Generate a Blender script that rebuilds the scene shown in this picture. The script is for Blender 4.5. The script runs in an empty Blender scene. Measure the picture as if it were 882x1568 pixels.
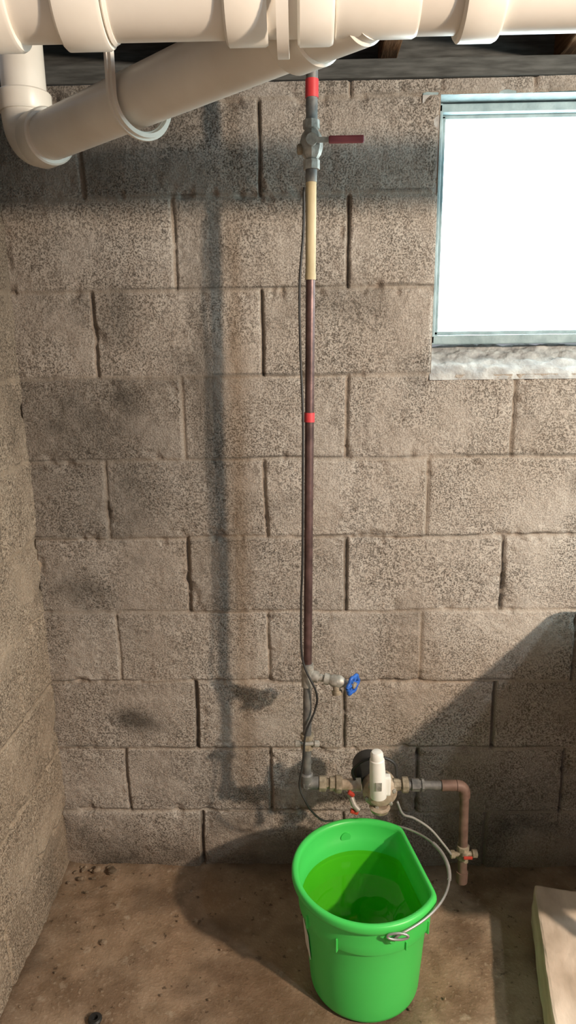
import bpy, bmesh, math, numpy as np
from mathutils import Vector, Matrix, Quaternion, Euler
rng=np.random.RandomState(7)
scn=bpy.context.scene
scn.view_settings.view_transform='Standard'
scn.view_settings.look='None'
W=.4064;H=.2032;X0=-.2963;B0=.1831;XC=-.6894

# ---------------------------------------------------------------- helpers
def link(o,parent=None):
    scn.collection.objects.link(o)
    if parent is not None: o.parent=parent
    return o
def empty(name):
    e=bpy.data.objects.new(name,None); e.empty_display_size=.05
    scn.collection.objects.link(e); return e
def mesh_obj(name,verts,faces,mat,parent=None,smooth=True):
    me=bpy.data.meshes.new(name); me.from_pydata([tuple(v) for v in verts],[],faces); me.update()
    if smooth: me.polygons.foreach_set('use_smooth',[True]*len(me.polygons))
    o=bpy.data.objects.new(name,me)
    if mat: me.materials.append(mat)
    return link(o,parent)
def fix_normals(o):
    bm=bmesh.new(); bm.from_mesh(o.data); bmesh.ops.recalc_face_normals(bm,faces=bm.faces); bm.to_mesh(o.data); bm.free()
def auto_smooth(o,ang=35):
    bm=bmesh.new(); bm.from_mesh(o.data)
    for e in bm.edges:
        if len(e.link_faces)==2 and e.calc_face_angle(0)>math.radians(ang): e.smooth=False
    bm.to_mesh(o.data); bm.free()
def tube(name,pts,radii,mat,parent=None,seg=24,cap=True,sharp=True):
    P=[Vector(p) for p in pts]; n=len(P)
    if not hasattr(radii,'__len__'): radii=[radii]*n
    T=[]
    for i in range(n):
        a=P[max(i-1,0)];b=P[min(i+1,n-1)]
        T.append((b-a).normalized())
    ref=Vector((0,0,1)) if abs(T[0].z)<.9 else Vector((1,0,0))
    N=(ref-T[0]*ref.dot(T[0])).normalized()
    V=[];F=[]
    for i in range(n):
        N=(N-T[i]*N.dot(T[i])).normalized(); B=T[i].cross(N)
        for k in range(seg):
            a=2*math.pi*k/seg
            V.append(P[i]+(N*math.cos(a)+B*math.sin(a))*radii[i])
    for i in range(n-1):
        for k in range(seg):
            k2=(k+1)%seg
            F.append((i*seg+k,i*seg+k2,(i+1)*seg+k2,(i+1)*seg+k))
    if cap:
        F.append(tuple(reversed(range(seg)))); F.append(tuple(range((n-1)*seg,n*seg)))
    o=mesh_obj(name,V,F,mat,parent); fix_normals(o)
    if sharp: auto_smooth(o)
    return o
def lathe(name,prof,origin,axis,mat,parent=None,seg=32,sharp=True):
    ax=Vector(axis).normalized(); o=Vector(origin)
    ref=Vector((0,0,1)) if abs(ax.z)<.9 else Vector((1,0,0))
    N=(ref-ax*ref.dot(ax)).normalized(); B=ax.cross(N)
    V=[];F=[]
    for d,r in prof:
        for k in range(seg):
            a=2*math.pi*k/seg
            V.append(o+ax*d+(N*math.cos(a)+B*math.sin(a))*max(r,1e-5))
    n=len(prof)
    for i in range(n-1):
        for k in range(seg):
            k2=(k+1)%seg; F.append((i*seg+k,i*seg+k2,(i+1)*seg+k2,(i+1)*seg+k))
    F.append(tuple(reversed(range(seg)))); F.append(tuple(range((n-1)*seg,n*seg)))
    ob=mesh_obj(name,V,F,mat,parent); fix_normals(ob)
    if sharp: auto_smooth(ob,30)
    return ob
def box(name,c,s,mat,parent=None,bevel=.003,rot=(0,0,0)):
    bm=bmesh.new(); bmesh.ops.create_cube(bm,size=1)
    for v in bm.verts: v.co=Vector((v.co.x*s[0],v.co.y*s[1],v.co.z*s[2]))
    if bevel>0: bmesh.ops.bevel(bm,geom=list(bm.edges),offset=bevel,segments=2,affect='EDGES',profile=.6)
    me=bpy.data.meshes.new(name)
    M=Matrix.Translation(Vector(c))@Euler(rot).to_matrix().to_4x4()
    bm.transform(M); bm.to_mesh(me); bm.free(); me.materials.append(mat)
    o=bpy.data.objects.new(name,me); return link(o,parent)
def ribbon(name,pts,widthdir,w,th,mat,parent=None):
    P=[Vector(p) for p in pts]; wd=Vector(widthdir).normalized(); V=[];F=[]
    n=len(P)
    for i in range(n):
        T=(P[min(i+1,n-1)]-P[max(i-1,0)]).normalized(); nn=T.cross(wd).normalized()
        for a,b in ((-1,-1),(1,-1),(1,1),(-1,1)): V.append(P[i]+wd*(w/2*a)+nn*(th/2*b))
    for i in range(n-1):
        for k in range(4):
            k2=(k+1)%4; F.append((i*4+k,i*4+k2,(i+1)*4+k2,(i+1)*4+k))
    F.append((3,2,1,0)); F.append(tuple(range((n-1)*4,n*4)))
    o=mesh_obj(name,V,F,mat,parent); fix_normals(o); auto_smooth(o,40); return o
def bez(pts,n=10):
    P=[Vector(p) for p in pts]; P=[P[0]*2-P[1]]+P+[P[-1]*2-P[-2]]; out=[]
    for i in range(1,len(P)-2):
        for k in range(n):
            t=k/n; a,b,c,d=P[i-1],P[i],P[i+1],P[i+2]
            out.append(.5*((2*b)+(c-a)*t+(2*a-5*b+4*c-d)*t*t+(3*b-a-3*c+d)*t**3))
    out.append(P[-2]); return out
def vnoise(x,y,seed=0):
    xi=np.floor(x).astype(np.int64); yi=np.floor(y).astype(np.int64); xf=x-xi; yf=y-yi
    def h(a,b):
        n=(a*374761393+b*668265263+seed*974711)&0x7fffffff
        n=((n^(n>>13))*1274126177)&0x7fffffff
        return ((n^(n>>16))&0xffff)/65535.
    u=xf*xf*(3-2*xf); v=yf*yf*(3-2*yf)
    return (h(xi,yi)*(1-u)+h(xi+1,yi)*u)*(1-v)+(h(xi,yi+1)*(1-u)+h(xi+1,yi+1)*u)*v
def fbm(x,y,seed=0,oct=4):
    s=0;a=.5;t=0
    for i in range(oct):
        s=s+a*vnoise(x*2**i,y*2**i,seed+i*17); t+=a; a*=.5
    return s/t

# ---------------------------------------------------------------- materials
def nt(name):
    m=bpy.data.materials.new(name); m.use_nodes=True; t=m.node_tree
    return m,t,t.nodes['Principled BSDF']
def simple(name,c1,c2=None,rough=.5,metal=0,scale=20,bump=0,bscale=None,spec=.5,stretch=None,lo=.35,hi=.65):
    m,t,b=nt(name); N=t.nodes; L=t.links
    tc=N.new('ShaderNodeTexCoord'); mp=N.new('ShaderNodeMapping'); L.new(tc.outputs['Object'],mp.inputs[0])
    if stretch: mp.inputs['Scale'].default_value=stretch
    nz=N.new('ShaderNodeTexNoise'); nz.inputs['Scale'].default_value=scale; nz.inputs['Detail'].default_value=6
    L.new(mp.outputs[0],nz.inputs['Vector'])
    cr=N.new('ShaderNodeValToRGB'); cr.color_ramp.elements[0].position=lo; cr.color_ramp.elements[1].position=hi
    cr.color_ramp.elements[0].color=(*c1,1); cr.color_ramp.elements[1].color=(*(c2 or c1),1)
    L.new(nz.outputs['Fac'],cr.inputs[0]); L.new(cr.outputs[0],b.inputs['Base Color'])
    b.inputs['Roughness'].default_value=rough; b.inputs['Metallic'].default_value=metal
    b.inputs['Specular IOR Level'].default_value=spec
    if bump>0:
        n2=N.new('ShaderNodeTexNoise'); n2.inputs['Scale'].default_value=bscale or scale*3; n2.inputs['Detail'].default_value=8
        L.new(mp.outputs[0],n2.inputs['Vector'])
        bp=N.new('ShaderNodeBump'); bp.inputs['Strength'].default_value=bump; bp.inputs['Distance'].default_value=.004
        L.new(n2.outputs['Fac'],bp.inputs['Height']); L.new(bp.outputs[0],b.inputs['Normal'])
    return m
def mixc(t,fac,a,b,mode='MIX'):
    n=t.nodes.new('ShaderNodeMix'); n.data_type='RGBA'; n.blend_type=mode
    def s(i,v):
        if isinstance(v,tuple): n.inputs[i].default_value=(*v,1)
        elif isinstance(v,(int,float)): n.inputs[i].default_value=v
        else: t.links.new(v,n.inputs[i])
    s(0,fac); s(6,a); s(7,b); return n.outputs[2]
def maprange(t,v,a,b,c=0,d=1):
    n=t.nodes.new('ShaderNodeMapRange'); t.links.new(v,n.inputs[0])
    n.inputs[1].default_value=a;n.inputs[2].default_value=b;n.inputs[3].default_value=c;n.inputs[4].default_value=d
    return n.outputs[0]
def noise(t,vec,scale,detail=5,rough=.5):
    n=t.nodes.new('ShaderNodeTexNoise'); n.inputs['Scale'].default_value=scale; n.inputs['Detail'].default_value=detail
    n.inputs['Roughness'].default_value=rough; t.links.new(vec,n.inputs['Vector']); return n.outputs['Fac']
def attr(t,name):
    n=t.nodes.new('ShaderNodeAttribute'); n.attribute_name=name; return n.outputs['Fac']
def mth(t,op,a,b):
    n=t.nodes.new('ShaderNodeMath'); n.operation=op
    for i,v in enumerate((a,b)):
        if isinstance(v,(int,float)): n.inputs[i].default_value=v
        else: t.links.new(v,n.inputs[i])
    return n.outputs[0]
def block_mat(name,ca,cb,cm):
    m,t,b=nt(name); N=t.nodes; L=t.links
    tc=N.new('ShaderNodeTexCoord').outputs['Object']
    big=noise(t,tc,2.2,4); mid=noise(t,tc,14,6,.6); fine=noise(t,tc,250,3,.65); fine2=noise(t,tc,122,4,.6)
    col=mixc(t,maprange(t,mid,.3,.7),ca,cb)
    tint=attr(t,'tint')
    col=mixc(t,maprange(t,tint,0,1,.0,.5),col,tuple(x*.64 for x in ca))
    pm=maprange(t,noise(t,tc,6,4),.40,.58,.22,1)
    pore=mth(t,'MULTIPLY',maprange(t,fine,.39,.475,1,0),pm)
    notj=maprange(t,attr(t,'joint'),0,.5,1,.1)
    pore=mth(t,'MULTIPLY',pore,notj)
    pore2=mth(t,'MULTIPLY',mth(t,'MULTIPLY',maprange(t,fine2,.355,.415,1,0),pm),notj)
    col=mixc(t,mth(t,'MULTIPLY',attr(t,'joint'),.8),col,cm)
    col=mixc(t,maprange(t,fine,.52,.71,0,.46),col,(.70,.645,.575))
    col=mixc(t,mth(t,'MULTIPLY',pore,.68),col,(.11,.09,.07))
    col=mixc(t,mth(t,'MULTIPLY',pore2,.66),col,(.075,.06,.048))
    col=mixc(t,maprange(t,big,.45,.7,0,.36),col,(.29,.22,.16))
    col=mixc(t,attr(t,'rust_shade'),col,(.20,.13,.075))
    col=mixc(t,attr(t,'stain_shade'),col,(.055,.048,.040))
    L.new(col,b.inputs['Base Color']); b.inputs['Roughness'].default_value=.93; b.inputs['Specular IOR Level'].default_value=.2
    hh=mth(t,'SUBTRACT',mth(t,'ADD',mid,fine),mth(t,'ADD',pore,pore2))
    bp=N.new('ShaderNodeBump'); bp.inputs['Strength'].default_value=.8; bp.inputs['Distance'].default_value=.003
    L.new(hh,bp.inputs['Height']); L.new(bp.outputs[0],b.inputs['Normal'])
    return m
M_block=block_mat('concrete_block_back',(.40,.35,.305),(.52,.47,.42),(.33,.28,.23))
M_blockL=block_mat('concrete_block_side',(.40,.315,.235),(.52,.425,.325),(.37,.295,.215))
M_mortar=simple('mortar',(.28,.27,.26),(.46,.45,.43),rough=.95,scale=30,bump=.9,bscale=90,spec=.2)
M_pvc=simple('aged_pvc',(.71,.66,.585),(.82,.78,.71),rough=.38,scale=7,bump=.05,bscale=40)
M_pvc2=simple('pvc_fitting',(.74,.69,.61),(.84,.80,.73),rough=.36,scale=9,bump=.04,bscale=40)
M_wood=simple('joist_wood',(.10,.055,.03),(.19,.11,.06),rough=.85,scale=14,bump=.3,stretch=(12,1,12),spec=.2)
M_darkwood=simple('sill_wood',(.045,.045,.042),(.09,.09,.085),rough=.9,scale=14,bump=.3,stretch=(1,8,8),spec=.2)
M_green=simple('green_plastic',(.055,.60,.10),(.065,.64,.115),rough=.38,scale=5)
M_copper=simple('tarnished_copper',(.075,.045,.042),(.15,.09,.085),rough=.42,metal=.55,scale=35,bump=.08)
M_copper2=simple('copper_brown',(.11,.065,.05),(.19,.12,.095),rough=.6,metal=.2,scale=35,bump=.1)
M_greypipe=simple('galvanised_dull',(.11,.11,.11),(.23,.225,.21),rough=.6,metal=.4,scale=40,bump=.15)
M_cream=simple('cream_pipe',(.40,.32,.18),(.54,.44,.27),rough=.6,scale=40,bump=.1,stretch=(1,1,.3))
M_red=simple('red_tape',(.50,.035,.04),(.60,.05,.06),rough=.45)
M_redh=simple('red_vinyl_handle',(.20,.04,.05),(.30,.07,.08),rough=.5)
M_redb=simple('red_plastic',(.35,.03,.02),(.45,.05,.03),rough=.5)
M_brass=simple('corroded_brass',(.18,.15,.105),(.36,.31,.23),rough=.7,metal=.25,scale=70,bump=.3)
M_bronze=simple('pump_bronze',(.27,.21,.15),(.46,.38,.29),rough=.65,metal=.1,scale=50,bump=.3)
M_steel=simple('worn_steel',(.26,.25,.22),(.48,.46,.42),rough=.55,metal=.4,scale=70,bump=.2)
M_blue=simple('blue_handle',(.015,.08,.38),(.03,.14,.52),rough=.4)
M_black=simple('black_plastic',(.012,.012,.012),(.03,.03,.03),rough=.5)
M_white=simple('white_plastic',(.72,.71,.66),(.82,.81,.77),rough=.4)
M_greycable=simple('grey_cable',(.20,.20,.19),(.30,.30,.29),rough=.5)
M_frame=simple('window_frame_paint',(.16,.22,.23),(.25,.32,.33),rough=.6,scale=30,bump=.2)
M_sink=simple('sink_plastic',(.52,.55,.50),(.62,.65,.60),rough=.45)
M_tote=simple('tote_plastic',(.10,.12,.16),(.14,.16,.2),rough=.5)
M_slab=simple('slab_concrete',(.42,.34,.265),(.74,.64,.54),rough=.85,scale=11,bump=.5,bscale=60,stretch=(1,.5,1),lo=.30,hi=.60)
M_rubble=simple('rubble',(.12,.085,.055),(.30,.22,.15),rough=.9,scale=30,bump=.5)
M_steelwire=simple('bail_wire',(.35,.35,.34),(.5,.5,.49),rough=.4,metal=.6)
m=bpy.data.materials.new('murky_green_water'); m.use_nodes=True; t=m.node_tree; M_water=m
for n in list(t.nodes): 
    if n.type!='OUTPUT_MATERIAL': t.nodes.remove(n)
outn=[n for n in t.nodes if n.type=='OUTPUT_MATERIAL'][0]
tr=t.nodes.new('ShaderNodeBsdfTransparent'); tr.inputs[0].default_value=(1.0,.86,.30,1)
gl=t.nodes.new('ShaderNodeBsdfGlossy'); gl.inputs['Roughness'].default_value=.03
m2=t.nodes.new('ShaderNodeMixShader'); m2.inputs[0].default_value=.045; t.links.new(tr.outputs[0],m2.inputs[1]); t.links.new(gl.outputs[0],m2.inputs[2])
t.links.new(m2.outputs[0],outn.inputs['Surface'])
m,t,b=nt('overcast_daylight_glass'); M_glass=m
b.inputs['Base Color'].default_value=(.9,.95,.95,1); b.inputs['Emission Color'].default_value=(.78,.96,1,1); b.inputs['Emission Strength'].default_value=10
m,t,b=nt('damp_dirty_concrete'); M_floor=m
tc=t.nodes.new('ShaderNodeTexCoord').outputs['Object']
big=noise(t,tc,2.6,5,.55); mid=noise(t,tc,16,7,.65); fine=noise(t,tc,140,4)
col=mixc(t,maprange(t,mid,.3,.7),(.21,.14,.085),(.35,.245,.165))
col=mixc(t,maprange(t,big,.42,.68,0,.75),col,(.38,.30,.225))
col=mixc(t,maprange(t,noise(t,tc,6,6,.6),.48,.62,0,.65),col,(.13,.078,.045))
col=mixc(t,maprange(t,noise(t,tc,30,5,.6),.60,.72,0,.6),col,(.45,.37,.28))
col=mixc(t,maprange(t,fine,.60,.75,0,.5),col,(.50,.40,.30))
col=mixc(t,maprange(t,noise(t,tc,48,4,.6),.64,.70,0,.8),col,(.06,.04,.025))
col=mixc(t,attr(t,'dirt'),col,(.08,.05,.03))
t.links.new(col,b.inputs['Base Color'])
t.links.new(maprange(t,mid,.3,.7,.38,.72),b.inputs['Roughness'])
bp=t.nodes.new('ShaderNodeBump'); bp.inputs['Strength'].default_value=.5; bp.inputs['Distance'].default_value=.004
ad=t.nodes.new('ShaderNodeMath'); ad.operation='MULTIPLY_ADD'; t.links.new(mid,ad.inputs[0]); ad.inputs[1].default_value=2; t.links.new(fine,ad.inputs[2])
t.links.new(ad.outputs[0],bp.inputs['Height']); t.links.new(bp.outputs[0],b.inputs['Normal'])

# ---------------------------------------------------------------- block walls
WX0,WX1=X0+1.5*W,X0+3.5*W; WZ0,WZ1=B0+6*H,B0+9*H
def block_field(U,Z,u0,seed,par):
    r=np.floor((Z-B0)/H); odd=(np.abs(r)%2==1)
    off=np.where(odd==(par==0),0,.5)
    wob=(fbm(U*6,Z*6,seed+3,4)-.5)*.012
    wob2=(fbm(U*6,Z*6,seed+9,4)-.5)*.010
    q=(U+wob2-u0)/W-off; k=np.floor(q)
    fu=(q-k); du=np.minimum(fu,1-fu)*W
    zz=(Z+wob-B0)/H; fz=zz-np.floor(zz); dz=np.minimum(fz,1-fz)*H
    hsh=vnoise(r*7.0+.0,k*13.0,seed+5); hsh2=vnoise(r*3.0,k*5.0,seed+21)
    wv=.0015+.002*vnoise(r*5.,np.round(q)*3.,seed+31)
    wh=.0015+.003*fbm(U*4,Z*0+r*9.,seed+41,3)
    def g(d,w): return 1-np.clip((d-w)/.0045,0,1)
    jv=g(du,wv); jh=g(dz,wh)
    jv=jv*jv*(3-2*jv); jh=jh*jh*(3-2*jh)
    dvv=.004+.010*vnoise(r*11.,np.round(q)*7.,seed+51)
    dhh=-.003+.011*fbm(U*5,r*9.+Z*0,seed+61,3)
    dep=np.where(jv*dvv>np.abs(jh*dhh),jv*dvv,jh*dhh)
    joint=np.maximum(jv,jh*.8)
    crack=np.clip(jv*1.2-.2,0,1)*np.clip((dvv-.006)/.006,0,1)*.65+np.clip(1-np.abs((fz*H)-.0055)/.0045,0,1)*np.clip((fbm(U*8,r*7.+Z*0,seed+63,3)-.34)*3.5,0,.8)
    rough=(fbm(U*55,Z*55,seed+71,3)-.5)*.0045+(fbm(U*9,Z*9,seed+81,3)-.5)*.006
    dep=dep+rough+(hsh-.5)*.006
    chip=np.clip(fbm(U*22,Z*22,seed+91,3)-.60,0,1)*np.clip(1-np.minimum(du,dz)/.03,0,1)*.06
    return dep+chip,joint,hsh2,crack
def grid_mesh(name,A,B,pos,mask,mat,attrs):
    na,nb=len(A),len(B); me=bpy.data.meshes.new(name)
    idx=np.arange(na*nb).reshape(na,nb)
    q=np.stack([idx[:-1,:-1],idx[1:,:-1],idx[1:,1:],idx[:-1,1:]],-1)
    q=q[mask] if mask is not None else q.reshape(-1,4)
    q=q.reshape(-1,4)
    me.vertices.add(na*nb); me.vertices.foreach_set('co',pos.reshape(-1).astype(np.float32))
    me.loops.add(q.size); me.loops.foreach_set('vertex_index',q.reshape(-1).astype(np.int32))
    me.polygons.add(len(q)); me.polygons.foreach_set('loop_start',np.arange(0,q.size,4,dtype=np.int32))
    me.polygons.foreach_set('loop_total',np.full(len(q),4,dtype=np.int32))
    me.update(calc_edges=True)
    me.polygons.foreach_set('use_smooth',np.ones(len(me.polygons),dtype=bool))
    for k,v in attrs.items():
        a=me.attributes.new(k,'FLOAT','POINT'); a.data.foreach_set('value',v.reshape(-1).astype(np.float32))
    me.materials.append(mat); o=bpy.data.objects.new(name,me); return link(o)
def seg(a,b,step): return np.linspace(a,b,max(2,int(round((b-a)/step))+1))
ZT=B0+9*H+.03
A=np.unique(np.concatenate([seg(XC-.02,WX0,.003),seg(WX0,WX1,.004),seg(WX1,1.6,.02)]))
B=np.unique(np.concatenate([seg(-.03,WZ0,.003),seg(WZ0,WZ1,.004),seg(WZ1,ZT,.004)]))
U,Z=np.meshgrid(A,B,indexing='ij')
dep,joint,tint,crack=block_field(U,Z,X0,11,0)
nearwin=np.clip(1-np.abs(U-WX0)/.008,0,1)*((Z>WZ0-.01))
dep=dep*(1-nearwin)+.005*nearwin
def G(x,z,sx,sz): return np.exp(-((U-x)/sx)**2-((Z-z)/sz)**2)
n1=fbm(U*7,Z*7,301,4); n2=fbm(U*30,Z*4,333,3)
stain_shade=np.clip(.75*G(-.477,.484,.055,.03)*(.5+n1)+.5*G(-.44,.455,.06,.03),0,.8)
stain_shade+=np.clip((n1-.60)*1.3,0,.3)
stain_shade+=np.clip((Z-1.80)/.2,0,1)*.35  # painted shade along the wall top, under joists and main pipe
stain_shade+=.36*G(-.235,1.45,.035,.35)*(n2+.3)+.28*G(-.215,.95,.035,.5)*(n2+.2)  # painted streaks that deepen the riser pipe's cast shadow
stain_shade+=np.clip((.42-Z)/.3,0,1)*np.clip((fbm(U*4,Z*6,345,4)-.42)*2.2,0,.45)
stain_shade+=.40*np.clip((-.10-U)/.35,0,1)*np.clip((Z-.50)/.25,0,1)*(.6+.8*n1)*np.where(tint>.45,1.15,.75)  # light falloff painted into the colour: upper left darkened, mottled by block
stain_shade=np.maximum(stain_shade,crack)
rust_shade=np.clip(G(-.155,1.0,.028,.9)*(.20+.5*n2),0,.45)  # painted brown band for the riser pipe's second shadow
rust_shade+=np.clip((.17-Z)/.17,0,1)*.5+.5*G(.32,.62,.17,.16)*(n1*1.3)+.4*G(.02,.6,.12,.1)*n1
rust_shade+=.3*np.clip((fbm(U*2.2,Z*2.2,400,3)-.5)*2.2,0,1)
rust_shade+=np.clip((.12-(U-XC))/.12,0,1)*.2  # browner towards the left corner
stain_shade=np.clip(stain_shade,0,.85); rust_shade=np.clip(rust_shade,0,.8)
pos=np.stack([U,dep-.002,Z],-1)
ca=(A[:-1]+A[1:])/2; cb=(B[:-1]+B[1:])/2
mask=~(((ca>WX0)&(ca<WX1))[:,None]&((cb>WZ0)&(cb<WZ1))[None,:])
wb=grid_mesh('wall_back',A,B,pos,mask,M_block,dict(joint=joint,tint=tint,stain_shade=stain_shade,rust_shade=rust_shade))
A2=seg(-2.4,.03,.005); B2=seg(-.03,ZT,.004)
U,Z=np.meshgrid(A2,B2,indexing='ij')
dep,joint,tint,crack=block_field(U,Z,0.0-.2,57,1)
n1=fbm(U*7,Z*7,501,4)
stain_shade=np.clip((n1-.6)*1.5,0,.4)+np.clip((Z-.6)/1.0,0,1)*.5  # blotchy stains, plus painted shade that darkens the wall with height
stain_shade=np.maximum(stain_shade,crack)
rust_shade=np.clip((.25-Z)/.25,0,1)*.25+.4*np.clip((fbm(U*2.2,Z*2.2,600,3)-.5)*2.2,0,1)
pos=np.stack([XC-dep+.002,U,Z],-1)
wl=grid_mesh('wall_left',A2,B2,pos,None,M_blockL,dict(joint=joint,tint=tint,stain_shade=np.clip(stain_shade,0,.8),rust_shade=np.clip(rust_shade,0,.8)))
A3=np.unique(np.concatenate([seg(XC-.02,1.3,.010),seg(1.3,3.4,.1)])); B3=np.unique(np.concatenate([seg(-3.6,-1,.1),seg(-1,.02,.010)]))
U,Z=np.meshgrid(A3,B3,indexing='ij')
hz=(fbm(U*4,Z*4,77,4)-.5)*.008+(fbm(U*20,Z*20,78,3)-.5)*.004
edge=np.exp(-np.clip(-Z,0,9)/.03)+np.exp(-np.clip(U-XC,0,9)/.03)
hz+=edge*.02*fbm(U*9,Z*9,79,3)
hz-=.004
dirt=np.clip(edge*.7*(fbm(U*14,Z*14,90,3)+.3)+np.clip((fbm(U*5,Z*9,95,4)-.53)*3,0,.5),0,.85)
pos=np.stack([U,Z,hz],-1)
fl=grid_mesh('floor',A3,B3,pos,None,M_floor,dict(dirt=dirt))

# ---------------------------------------------------------------- ceiling
ceil=empty('ceiling')
box('subfloor',(1.2,-1.75,2.33),(3.9,3.8,.02),M_wood,ceil,.0)
for i,x in enumerate([-.62,-.22,.20,.60,1.0,1.4,1.8,2.2,2.6,3.0]):
    box('joist_%d'%(i+1),(x,-1.75,2.21),(.04,3.7,.22),M_wood,ceil,.003)
box('sill_plate',(.45,.06,ZT+.02),(2.3,.14,.038),M_darkwood,ceil,.003)
box('rim_joist',(.45,.10,2.2),(2.3,.04,.24),M_darkwood,ceil,.003)

# ---------------------------------------------------------------- window
win=empty('window_1')
D=.20
box('jamb_left',(WX0-.02,.005+D/2,(WZ0+WZ1)/2),(.04,D,WZ1-WZ0),M_mortar,win,0)
box('jamb_right',(WX1+.02,.005+D/2,(WZ0+WZ1)/2),(.04,D,WZ1-WZ0),M_mortar,win,0)
box('lintel',((WX0+WX1)/2,.005+D/2,WZ1+.012),(WX1-WX0+.08,D,.024),M_frame,win,.002)
A4=seg(WX0-.004,WX1,.005); B4=seg(0,1,.05)
U,S=np.meshgrid(A4,B4,indexing='ij')
yy=-.004+S*.106+(fbm(U*18,S*3,5,3)-.5)*.012*(1-S)
zz=WZ0-.008+.014*np.clip(S*8,0,1)+S*.064+(fbm(U*35,S*8,6,3)-.5)*.018
zz[:,0]=WZ0-.012
grid_mesh('sill_slope',A4,B4,np.stack([U,yy,zz],-1),None,M_mortar,{}).parent=win
fb,ft=WZ0+.072,WZ1-.002; fL,fR=WX0+.002,WX1-.002; fy=.075
box('frame_bottom',((fL+fR)/2,fy,fb+.010),(fR-fL,.04,.022),M_frame,win,.003)
box('frame_top',((fL+fR)/2,fy,ft-.010),(fR-fL,.04,.018),M_frame,win,.003)
box('frame_left',(fL+.007,fy,(fb+ft)/2),(.014,.04,ft-fb),M_frame,win,.003)
box('frame_right',(fR-.007,fy,(fb+ft)/2),(.014,.04,ft-fb),M_frame,win,.003)
box('sash_left',(fL+.020,fy+.012,(fb+ft)/2),(.010,.02,ft-fb-.04),M_frame,win,.002)
box('sash_bottom',((fL+fR)/2,fy+.012,fb+.026),(fR-fL-.03,.02,.009),M_frame,win,.002)
box('sash_top',((fL+fR)/2,fy+.012,ft-.023),(fR-fL-.03,.02,.008),M_frame,win,.002)
box('glass_pane',((fL+fR)/2,fy+.016,(fb+ft)/2),(fR-fL-.03,.004,ft-fb-.03),M_glass,win,0)

# ---------------------------------------------------------------- PVC
pvc=empty('pvc_drain_pipe')
PR=.0445; HR=.052; MY=-.767; MZ=1.880
tube('main_run',[(XC+.003,MY,MZ),(1.7,MY,MZ)],PR,M_pvc,pvc,48)
def hub(n,x0,x1,r=HR,y=MY,z=MZ):
    L=x1-x0
    lathe(n,[(0,PR*.99),(0,r-.003),(.003,r),(L-.004,r),(L,r-.002),(L,PR*.99)],(x0,y,z),(1,0,0),M_pvc2,pvc,48)
hub('hub_a',-.45,-.335,HR+.001); hub('hub_b',-.283,-.227,HR+.001); hub('hub_c',-.0875,-.037,HR); hub('hub_d',-.002,.041,HR+.001); hub('hub_e',.188,.236,HR+.001)
hub('hub_f',-.227,-.220,.048); hub('hub_g',.041,.14,.047)
ribbon('strap_band',[(-.019,MY+.056*math.cos(a),MZ+.056*math.sin(a)-.006) for a in np.linspace(math.radians(20),math.radians(-180),30)]+[(-.019,MY-.056,MZ+.22)],(1,0,0),.014,.006,M_pvc2,pvc)
d45=Vector((-.70710678,.70710678,0))
J=Vector((.085,MY,MZ-.004)); E=Vector((-.532,-.158,1.892))
tube('branch_run',[J,E],PR,M_pvc,pvc,48)
bd=(E-J).normalized()
def bhub(n,s0,s1,r):
    L=s1-s0
    lathe(n,[(0,PR*.99),(0,r-.003),(.003,r),(L-.004,r),(L,r-.002),(L,PR*.99)],J+bd*s0,bd,M_pvc2,pvc,48)
bhub('wye_hub',.085,.135,HR); bhub('wye_body',.01,.10,.048)
Lb=(E-J).length
Pe=[J+bd*(Lb-.02)]
c0=J+bd*(Lb); R=.055
for a in np.linspace(0,90,12):
    a=math.radians(a)
    Pe.append(c0+d45*(R*math.sin(a))+Vector((0,0,R*(1-math.cos(a)))))
Pe.append(Pe[-1]+Vector((0,0,.02)))
tube('elbow',Pe,.0495,M_pvc2,pvc,48)
bhub('elbow_hub_low',Lb-.045,Lb+.004,.0535)
top=Pe[-1]
lathe('elbow_hub_up',[(0,.047),(0,.052),(.003,.0535),(.036,.0535),(.039,.051),(.039,.04)],top-Vector((0,0,.015)),(0,0,1),M_pvc2,pvc,48)
tube('vertical_stack',[top,top+Vector((0,0,.34))],PR,M_pvc,pvc,48)
hang=empty('pipe_hanger')
hc=J+bd*(((-.268-J.x)/bd.x)); perp=Vector((.7071,.7071,0)); rr=.054
hp=[hc-perp*rr+Vector((0,0,.25)),hc-perp*rr+Vector((0,0,.12))]
for a in np.linspace(180,385,34):
    a=math.radians(a); hp.append(hc+perp*(rr*math.cos(a))+Vector((0,0,rr*math.sin(a)-.006)))
ribbon('j_hook',hp,bd,.020,.007,M_pvc2,hang)
ribbon('j_hook_rib',hp,bd,.005,.014,M_pvc2,hang)
box('nail_tab',hc-perp*(rr)+Vector((0.012,0,.10)),(.02,.006,.018),M_pvc2,hang,.002,rot=(0,0,math.radians(-45)))

# ---------------------------------------------------------------- water riser
YP=-.22
def rx(z): return .0055+(z-.44)*(.0185/1.53)
ris=empty('copper_riser_pipe')
def rseg(n,z0,z1,r,mat,seg_=24): return tube(n,[(rx(z0),YP,z0),(rx(z1),YP,z1)],r,mat,ris,seg_)
rseg('upper_pipe',1.901,2.20,.0115,M_greypipe)
rseg('red_tape_top',1.940,1.972,.0128,M_red)
rseg('cream_section',1.612,1.80,.0105,M_cream)
rseg('adapter',1.79,1.813,.0115,M_greypipe)
rseg('copper_section',.75,1.613,.0098,M_copper)
rseg('red_tape_mid',1.316,1.336,.0112,M_red)
rseg('collar_hi',1.606,1.618,.0112,M_cream)
rseg('lower_section',.44,.752,.0102,M_greypipe)
lathe('elbow_foot',[(-.022,.011),(-.020,.0155),(.012,.0155),(.016,.012)],(rx(.44),YP,.445),(0,0,1),M_greypipe,ris)
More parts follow.
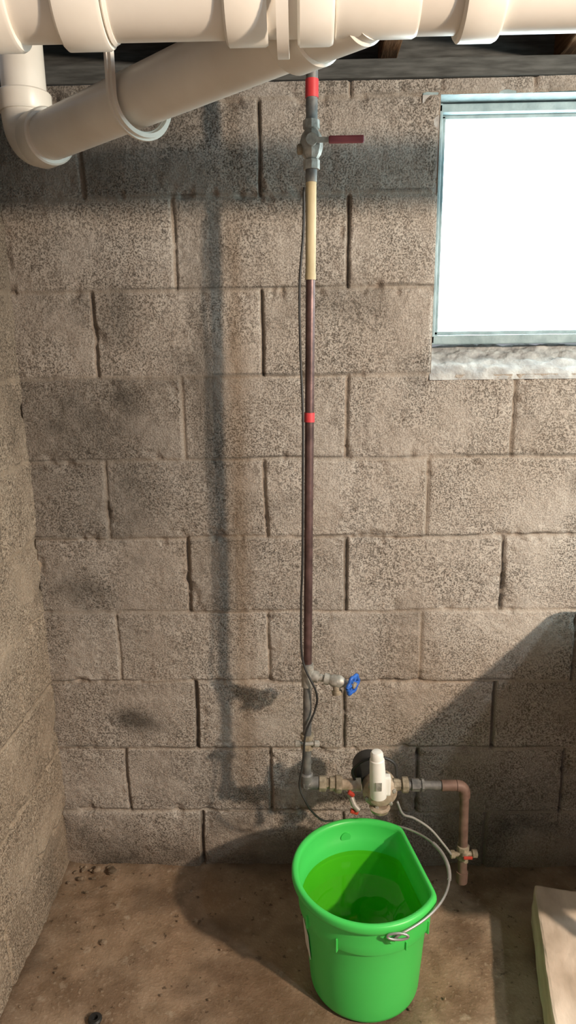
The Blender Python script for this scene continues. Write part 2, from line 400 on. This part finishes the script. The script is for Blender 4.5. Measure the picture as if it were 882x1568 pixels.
lathe('elbow_side',[(-.01,.012),(-.008,.015),(.028,.0155),(.031,.012)],(rx(.43),YP,.432),(1,0,0),M_greypipe,ris)
lathe('elbow_ball',[(-.016,.001),(-.012,.010),(-.005,.0155),(.004,.0165),(.012,.012),(.016,.002)],(rx(.43),YP,.434),(1,0,-.9),M_greypipe,ris)
bv=empty('ball_valve'); bx=rx(1.855)
lathe('valve_body',[(-.045,.0115),(-.045,.0165),(-.028,.0165),(-.026,.013),(-.018,.019),(-.006,.0225),(.006,.0225),(.018,.019),(.026,.013),(.028,.0165),(.043,.0165),(.043,.011)],(bx,YP,1.858),(0,0,1),M_steel,bv,8)
lathe('valve_stem',[(0,.009),(.026,.009),(.026,.006),(.036,.006),(.036,.011),(.041,.011)],(bx,YP,1.858),(0,-1,0),M_steel,bv,16)
lathe('side_boss',[(0,.01),(.022,.010),(.024,.006)],(bx-.005,YP,1.85),(-1,0,0),M_brass,bv,12)
box('lever_neck',(bx+.018,YP-.036,1.857),(.036,.003,.010),M_steel,bv,.001)
box('lever_grip',(bx+.066,YP-.036,1.857),(.068,.008,.014),M_redh,bv,.0035)
gv=empty('gate_valve'); gz=.722; gx=rx(gz)
lathe('tee',[(-.028,.0105),(-.028,.0145),(.028,.0145),(.028,.0105)],(gx,YP,gz),(0,0,1),M_steel,gv)
gax=Vector((1,-.15,-.16)).normalized()
lathe('side_nipple',[(0,.010),(.014,.0135),(.026,.0135),(.027,.0085),(.04,.0085),(.04,.0135),(.052,.0135),(.052,.011),(.062,.015),(.078,.015),(.086,.011),(.092,.0065),(.108,.0055)],(gx,YP,gz),gax,M_steel,gv,16)
wx=Vector((gx,YP,gz))+gax*.068
lathe('outlet',[(0,.009),(.022,.009),(.022,.012),(.032,.012),(.032,.009)],wx,(.1,-.3,-1),M_brass,gv,16)
wc=Vector((gx,YP,gz))+gax*.108
axw=Vector((1,-.75,-.16)).normalized(); n1_=axw.cross(Vector((0,0,1))).normalized(); n2_=axw.cross(n1_)
ring=[wc+(n1_*math.cos(a)+n2_*math.sin(a))*(.0215+.002*math.cos(6*a)) for a in np.linspace(0,2*math.pi,49)]
tube('wheel_rim',ring,.0045,M_blue,gv,10,False,False)
for i in range(3):
    a=i*math.pi/3; dd=n1_*math.cos(a)+n2_*math.sin(a)
    tube('wheel_spoke_%d'%(i+1),[wc-dd*.021,wc+dd*.021],.0035,M_blue,gv,8)
lathe('wheel_nut',[(-.006,.008),(.006,.008),(.008,.004)],wc,axw,M_brass,gv,12)
sv=empty('stop_valve'); sz=.548; sx=rx(sz)
lathe('coupling',[(-.020,.0105),(-.020,.015),(-.006,.015),(-.004,.0125),(.006,.0125),(.008,.016),(.018,.016),(.018,.0105)],(sx,YP,sz),(0,0,1),M_brass,sv,10)
lathe('cross_bar',[(-.030,.005),(-.028,.008),(-.018,.008),(-.016,.005),(.016,.005),(.018,.008),(.028,.008),(.030,.005)],(sx,YP-.012,sz),(1,0,0),M_steel,sv,12)
pm=empty('transfer_pump'); pz=.425; px=.172
lathe('union_nut',[(0,.0125),(.002,.019),(.018,.019),(.02,.0125),(.026,.0125),(.028,.0175),(.04,.0175),(.043,.022),(.056,.022),(.058,.015)],(.034,YP,.431),(1,0,-.03),M_brass,pm,8)
lathe('inlet_neck',[(0,.013),(.05,.016)],(.088,YP,.428),(1,0,0),M_bronze,pm,16)
vz=pz-.012; vx=px+.012
lathe('volute',[(-.03,.020),(-.028,.038),(-.024,.042),(.010,.042),(.016,.037),(.020,.028)],(vx,YP,vz),(0,-1,0),M_bronze,pm,40)
lathe('volute_cap',[(.018,.031),(.026,.028),(.030,.018),(.031,.001)],(vx,YP,vz),(0,-1,0),M_bronze,pm,32)
for i in range(6):
    a=i*math.pi/3+.3
    lathe('bolt_%d'%(i+1),[(.012,.005),(.022,.005),(.023,.003)],(vx+.035*math.cos(a),YP,vz+.035*math.sin(a)),(0,-1,0),M_steel,pm,6)
lathe('motor_bell',[(-.045,.02),(-.043,.036),(-.036,.041),(-.002,.041),(.004,.034),(.006,.02)],(px-.010,YP+.022,pz+.022),(0,-1,0),M_black,pm,40)
tube('hose_loop',bez([(px-.048,YP,pz+.012),(px-.055,YP-.005,pz+.045),(px-.030,YP-.01,pz+.075),(px+.010,YP-.01,pz+.085),(px+.045,YP-.01,pz+.068),(px+.052,YP-.008,pz+.03)],8),.0035,M_black,pm,10,True,False)
cy=YP-.045; cyl_ax=Vector((-.05,.0,1))
lathe('capacitor_housing',[(0,.017),(.001,.0195),(.010,.020),(.080,.0185),(.100,.0175),(.102,.0155),(.116,.0150),(.121,.012),(.123,.004)],(px+.004,cy,pz+.002),cyl_ax,M_white,pm,28)
box('capacitor_block',(px+.024,cy+.012,pz+.026),(.020,.02,.050),M_white,pm,.004)
box('label',(px+.002,cy-.020,pz+.042),(.014,.002,.022),M_steel,pm,.0005)
box('drain_tab_red',(.112,YP-.03,.424),(.018,.010,.009),M_redb,pm,.003,rot=(0,.7,0))
box('lever_red',(.120,YP-.035,.378),(.020,.010,.010),M_redb,pm,.003,rot=(0,.3,0))
tube('drain_stub',[(.11,YP-.02,.415),(.120,YP-.035,.395),(.130,YP-.04,.385)],.007,M_steel,pm,12)
lathe('outlet_neck',[(0,.016),(.02,.013),(.022,.019),(.036,.019),(.038,.012)],(px+.045,YP,pz+.002),(1,0,0),M_brass,pm,10)
lathe('base_flange',[(0,.022),(.010,.026),(.014,.02)],(vx,YP-.01,vz-.050),(0,0,1),M_bronze,pm,24)
dl=empty('discharge_pipe')
tube('horizontal_run',[(.25,YP,.427),(.375,YP,.425)],.0105,M_greypipe,dl)
lathe('union',[(0,.0105),(0,.0155),(.018,.0155),(.018,.0125),(.024,.0125),(.024,.0155),(.03,.0155),(.03,.0105)],(.262,YP,.427),(1,0,0),M_greypipe,dl,8)
lathe('coupling_right',[(0,.0105),(0,.0135),(.036,.0135),(.036,.0105)],(.335,YP,.4255),(1,0,0),M_copper2,dl,20)
ep=[(.372,YP,.425)]+[(.3725+.020*math.sin(a),YP,.405+.020*math.cos(a)) for a in np.linspace(0.05,math.pi/2,9)]+[(.3925,YP,.395)]
tube('elbow',ep,.014,M_copper2,dl,20)
tube('drop_pipe',[(.392,YP,.40),(.398,YP,.150)],.0115,M_copper2,dl)
lathe('drop_collar',[(0,.0115),(0,.0145),(.03,.0145),(.03,.0115)],(.397,YP,.178),(0,0,-1),M_copper2,dl,20)
hv=empty('drain_valve'); hz_=.236
lathe('valve_body',[(-.02,.012),(-.018,.016),(.018,.016),(.02,.012)],(.396,YP,hz_),(0,0,1),M_brass,hv,8)
lathe('side_arms',[(-.034,.006),(-.032,.010),(-.022,.010),(-.020,.006),(.020,.006),(.022,.0105),(.033,.0105),(.035,.006)],(.396,YP-.008,hz_),(1,0,.05),M_brass,hv,12)
lathe('bonnet',[(0,.010),(.024,.009),(.026,.005),(.036,.005)],(.396,YP,hz_),(0,-1,0),M_brass,hv,12)
box('handle_red',(.400,YP-.036,hz_+.012),(.022,.004,.008),M_redb,hv,.002)
cb_=empty('pump_power_cable')
pts=bez([(rx(1.80)-.0145,YP-.006,1.78),(rx(1.7)-.015,YP-.006,1.70),(rx(1.6)-.022,YP-.003,1.60),(rx(1.45)-.020,YP,1.47),(rx(1.35)-.0145,YP-.008,1.34),(rx(1.2)-.0135,YP-.008,1.2),(rx(1.0)-.0135,YP-.008,1.0),(rx(.9)-.016,YP-.006,.9),(rx(.77)-.012,YP-.018,.77),(rx(.70)+.020,YP-.024,.69),(rx(.65)+.018,YP-.016,.64),(rx(.6)-.004,YP-.022,.58),(rx(.5)-.010,YP-.018,.50),(rx(.45)-.018,YP-.022,.44),(rx(.45)-.004,YP-.026,.40),(.02,YP-.022,.365),(.045,YP-.012,.335),(.07,YP,.325)],8)
tube('black_wire',pts,.0026,M_black,cb_,8,True,False)
pts=bez([(.225,YP-.02,.395),(.24,YP-.02,.36),(.27,YP-.01,.34),(.31,YP-.01,.31),(.345,YP-.02,.27),(.362,YP-.02,.245)],8)
tube('grey_lead',pts,.003,M_greycable,cb_,8,True,False)

# ---------------------------------------------------------------- bucket
bk=empty('green_bucket'); bc=Vector((.140,-.352,.003)); th0=math.radians(12); HB=.302
def rfun(r,th,z):
    fl_=(.75+.16*(1-z/HB))*r
    c=math.cos(th-th0)
    if c<=.05: return r
    d=fl_/c; k=.06*r+1e-6
    h_=max(k-abs(r-d),0)/k
    return min(r,d)-h_*h_*k*.25
prof=[(.0,.004),(.118,.004),(.124,.0),(.128,.004),(.1295,.012),(.1325,.05),(.1375,.11),(.1425,.17),(.1465,.208),(.1475,.211),(.1545,.213),(.156,.217),(.1565,.235),(.158,.262),(.1595,.275),(.1655,.278),(.170,.282),(.1715,.288),(.1715,.296),(.170,.301),(.166,.303),(.160,.3025),(.1565,.299),(.1545,.292),(.1530,.257),(.1495,.254),(.1485,.215),(.146,.205),(.139,.13),(.131,.05),(.127,.016),(.120,.009),(.0,.008)]
SEG=128;V=[];F=[]
for r,z in prof:
    for k in range(SEG):
        th=2*math.pi*k/SEG; rr_=rfun(max(r,1e-4),th,z)
        V.append(bc+Vector((rr_*math.cos(th),rr_*math.sin(th),z)))
for i in range(len(prof)-1):
    for k in range(SEG):
        k2=(k+1)%SEG; F.append((i*SEG+k,i*SEG+k2,(i+1)*SEG+k2,(i+1)*SEG+k))
body=mesh_obj('body',V,F,M_green,bk); fix_normals(body); auto_smooth(body,50)
V=[];zw=.222
for k in range(SEG):
    th=2*math.pi*k/SEG; q=rfun(.1487,th,zw); V.append(bc+Vector((q*math.cos(th),q*math.sin(th),zw)))
mesh_obj('water',V,[tuple(range(SEG))],M_water,bk,False)
def bpt(deg,z,r):
    th=math.radians(deg); q=rfun(r,th,z); return bc+Vector((q*math.cos(th),q*math.sin(th),z))
for i,dg in enumerate([-62,-35,-150,-118,165,140]):
    c=bpt(dg,.225,.1565); box('rib_%d'%(i+1),c,(.008,.003,.034 if i else .022),M_green,bk,.001,rot=(0,0,math.radians(dg)))
for nme,dg in (('front',-76),('rear',104)):
    c=bpt(dg,.262,.158); lathe('pivot_ear_'+nme,[(-.008,.013),(.005,.013),(.009,.009),(.012,.005)],c,(math.cos(math.radians(dg)),math.sin(math.radians(dg)),0),M_green,bk,20)
bail=[]
pf=bpt(-76,.275,.176); pr=bpt(104,.262,.172)
ctr=(pf+pr)/2; half=(pr-pf)/2; out=Vector((math.cos(math.radians(14)),math.sin(math.radians(14)),.02))
for a in np.linspace(0,math.pi,41):
    p=ctr-half*math.cos(a)+out*(.190*math.sin(a))+Vector((0,0,.028*math.sin(a)**.5))
    bail.append(p)
tube('bail_wire',bail,.0028,M_steelwire,bk,10,True,False)
tube('bail_grip',bail[14:24],.0045,M_greycable,bk,14)
tube('bail_end_hook',[pf+Vector((.022*math.cos(a)+.008,-.002,.008*math.sin(a)+.008)) for a in np.linspace(0,2*math.pi,25)],.0026,M_steelwire,bk,8,False,False)
box('paper_label',bpt(-168,.13,.1405),(.0015,.05,.07),M_white,bk,.0004,rot=(0,math.radians(5),math.radians(-168)))

# ---------------------------------------------------------------- right side things
# rough concrete block: displaced, chipped slab
bm=bmesh.new(); bmesh.ops.create_cube(bm,size=1)
for v in bm.verts: v.co=Vector((v.co.x*.19,v.co.y*.385,v.co.z*.118))
bmesh.ops.bevel(bm,geom=list(bm.edges),offset=.007,segments=2,affect='EDGES',profile=.6)
bmesh.ops.subdivide_edges(bm,edges=[e for e in bm.edges if e.calc_length()>.03],cuts=14,use_grid_fill=True)
P=np.array([v.co[:] for v in bm.verts])
nn=(fbm(P[:,0]*40+P[:,2]*23+9,P[:,1]*40+7,801,3)-.5)*.006
for v,q in zip(bm.verts,nn):
    s_=1+q/.12
    v.co=Vector((v.co.x+(q if v.co.x>0 else -q),v.co.y+(q if v.co.y>0 else -q),v.co.z+(q*.6 if v.co.z>0 else 0)))
me=bpy.data.meshes.new('concrete_block'); bm.to_mesh(me); bm.free(); me.materials.append(M_slab)
ob=link(bpy.data.objects.new('concrete_block',me)); ob.rotation_euler=(0,0,math.radians(-12)); 
lm=Vector((.548,-.385,0)); nrm=Vector((.978,-.206,0))
ob.location=lm+nrm*.095+Vector((0,0,.061))
sk=empty('laundry_sink')
sx0,sx1,sy0,sy1=.700,1.26,-.62,-.08; sz0,sz1=.45,.835
V=[];F=[]
def ringv(x0,x1,y0,y1,z,rad=.03,n=5):
    out=[]
    for cx_,cy_,a0 in ((x1-rad,y1-rad,0),(x0+rad,y1-rad,90),(x0+rad,y0+rad,180),(x1-rad,y0+rad,270)):
        for k in range(n+1):
            a=math.radians(a0+90*k/n); out.append((cx_+rad*math.cos(a),cy_+rad*math.sin(a),z))
    return out
rings=[ringv(sx0+.03,sx1-.03,sy0+.03,sy1-.03,sz0),ringv(sx0+.012,sx1-.012,sy0+.012,sy1-.012,sz0+.02),ringv(sx0+.004,sx1-.004,sy0+.004,sy1-.004,sz1-.05),ringv(sx0,sx1,sy0,sy1,sz1-.045),ringv(sx0,sx1,sy0,sy1,sz1),ringv(sx0+.02,sx1-.02,sy0+.02,sy1-.02,sz1),ringv(sx0+.03,sx1-.03,sy0+.03,sy1-.03,sz1-.03),ringv(sx0+.05,sx1-.05,sy0+.05,sy1-.05,sz0+.02)]
nr=len(rings[0])
for r_ in rings: V+=r_
for i in range(len(rings)-1):
    for k in range(nr): F.append((i*nr+k,i*nr+(k+1)%nr,(i+1)*nr+(k+1)%nr,(i+1)*nr+k))
F.append(tuple(range(nr))); F.append(tuple(range((len(rings)-1)*nr,len(rings)*nr)))
o=mesh_obj('tub',V,F,M_sink,sk); fix_normals(o); auto_smooth(o,30)
for i,(x,y) in enumerate(((.80,-.13),(1.2,-.13),(.80,-.56),(1.2,-.56))):
    tube('leg_%d'%(i+1),[(x,y,0),(x,y,.46)],[.014,.02],M_sink,sk,16)
tt=empty('storage_tote')
for i,(c,s) in enumerate((((1.06,-.83,.10),(.40,.42,.20)),((1.06,-.83,.225),(.43,.45,.03)))):
    box(('tub_body','lid')[i],(c[0],c[1],c[2]+.004),s,M_tote,tt,.012)

# ---------------------------------------------------------------- debris
V=[];F=[]
def rock(c,s,seed):
    r=np.random.RandomState(seed); bm=bmesh.new(); bmesh.ops.create_icosphere(bm,subdivisions=2,radius=1)
    sc=(s*r.uniform(.7,1.3),s*r.uniform(.7,1.3),s*r.uniform(.4,.8)); base=len(V)
    for v in bm.verts:
        f=1+r.uniform(-.18,.18); V.append((c[0]+v.co.x*sc[0]*f,c[1]+v.co.y*sc[1]*f,c[2]+v.co.z*sc[2]*f))
    for f in bm.faces: F.append(tuple(base+v.index for v in f.verts))
    bm.free()
sd=0
for i in range(16):
    sd+=1; rock((XC+.02+rng.rand()**2*.12,-.015-rng.rand()**2*.10,.008),rng.uniform(.003,.008),sd)
for i in range(70):
    sd+=1; rock((rng.uniform(XC+.02,.40),rng.uniform(-.75,-.02),.001),rng.uniform(.0012,.004),sd)
rock((-.60,-.03,.012),.013,91); rock((-.555,-.035,.012),.011,92); rock((-.515,-.27,.004),.008,93)
mesh_obj('mortar_rubble',V,F,M_rubble,None,False)
lathe('floor_drain_ring',[(0,.006),(0,.014),(.006,.016),(.010,.013),(.010,.007),(.002,.006)],(-.478,-.472,-.004),(0,0,1),M_black,None,20)

# ---------------------------------------------------------------- lights
def aim(o,tgt):
    o.rotation_euler=(Vector(tgt)-o.location).to_track_quat('-Z','Y').to_euler()
ld=bpy.data.lights.new('lamp','POINT'); ld.energy=300; ld.color=(1,.80,.61); ld.shadow_soft_size=.045
lo=bpy.data.objects.new('work_lamp',ld); lo.location=(1.78,-1.94,1.92); scn.collection.objects.link(lo)
l2=bpy.data.lights.new('cool_fill','POINT'); l2.energy=38; l2.color=(.78,.92,1); l2.shadow_soft_size=.05
o2=bpy.data.objects.new('added_cool_fill',l2); o2.location=(1.42,-1.92,1.98); scn.collection.objects.link(o2)  # added light out of view, for cool fill and a second pipe shadow
l3=bpy.data.lights.new('side_fill','AREA'); l3.shape='RECTANGLE'; l3.size=.8; l3.size_y=.5; l3.energy=18; l3.color=(.62,.94,1)
o3=bpy.data.objects.new('added_side_fill',l3); o3.location=(1.75,-.75,1.85); scn.collection.objects.link(o3); aim(o3,(.3,0,1.75))  # added area light out of view, brightens and cools the upper right wall
w=bpy.data.worlds.new('world'); scn.world=w; w.use_nodes=True
w.node_tree.nodes['Background'].inputs[0].default_value=(.88,.93,1,1); w.node_tree.nodes['Background'].inputs[1].default_value=.34

# ---------------------------------------------------------------- camera
f,d,h,pi,ya,ro=1050,1.6975,1.4788,.24,.0219,-.0125
fw=Vector((-math.sin(ya)*math.cos(pi),math.cos(ya)*math.cos(pi),-math.sin(pi)))
r=Vector((math.cos(ya),math.sin(ya),0)); u=r.cross(fw)
r2=r*math.cos(ro)+u*math.sin(ro); u2=u*math.cos(ro)-r*math.sin(ro)
M=Matrix((( r2.x,u2.x,-fw.x,0),(r2.y,u2.y,-fw.y,-d),(r2.z,u2.z,-fw.z,h),(0,0,0,1)))
cd=bpy.data.cameras.new('camera'); cam=bpy.data.objects.new('camera',cd); scn.collection.objects.link(cam)
cam.matrix_world=M; cd.sensor_fit='VERTICAL'; cd.sensor_height=24; cd.lens=24*f/1568; cd.clip_start=.02
scn.camera=cam
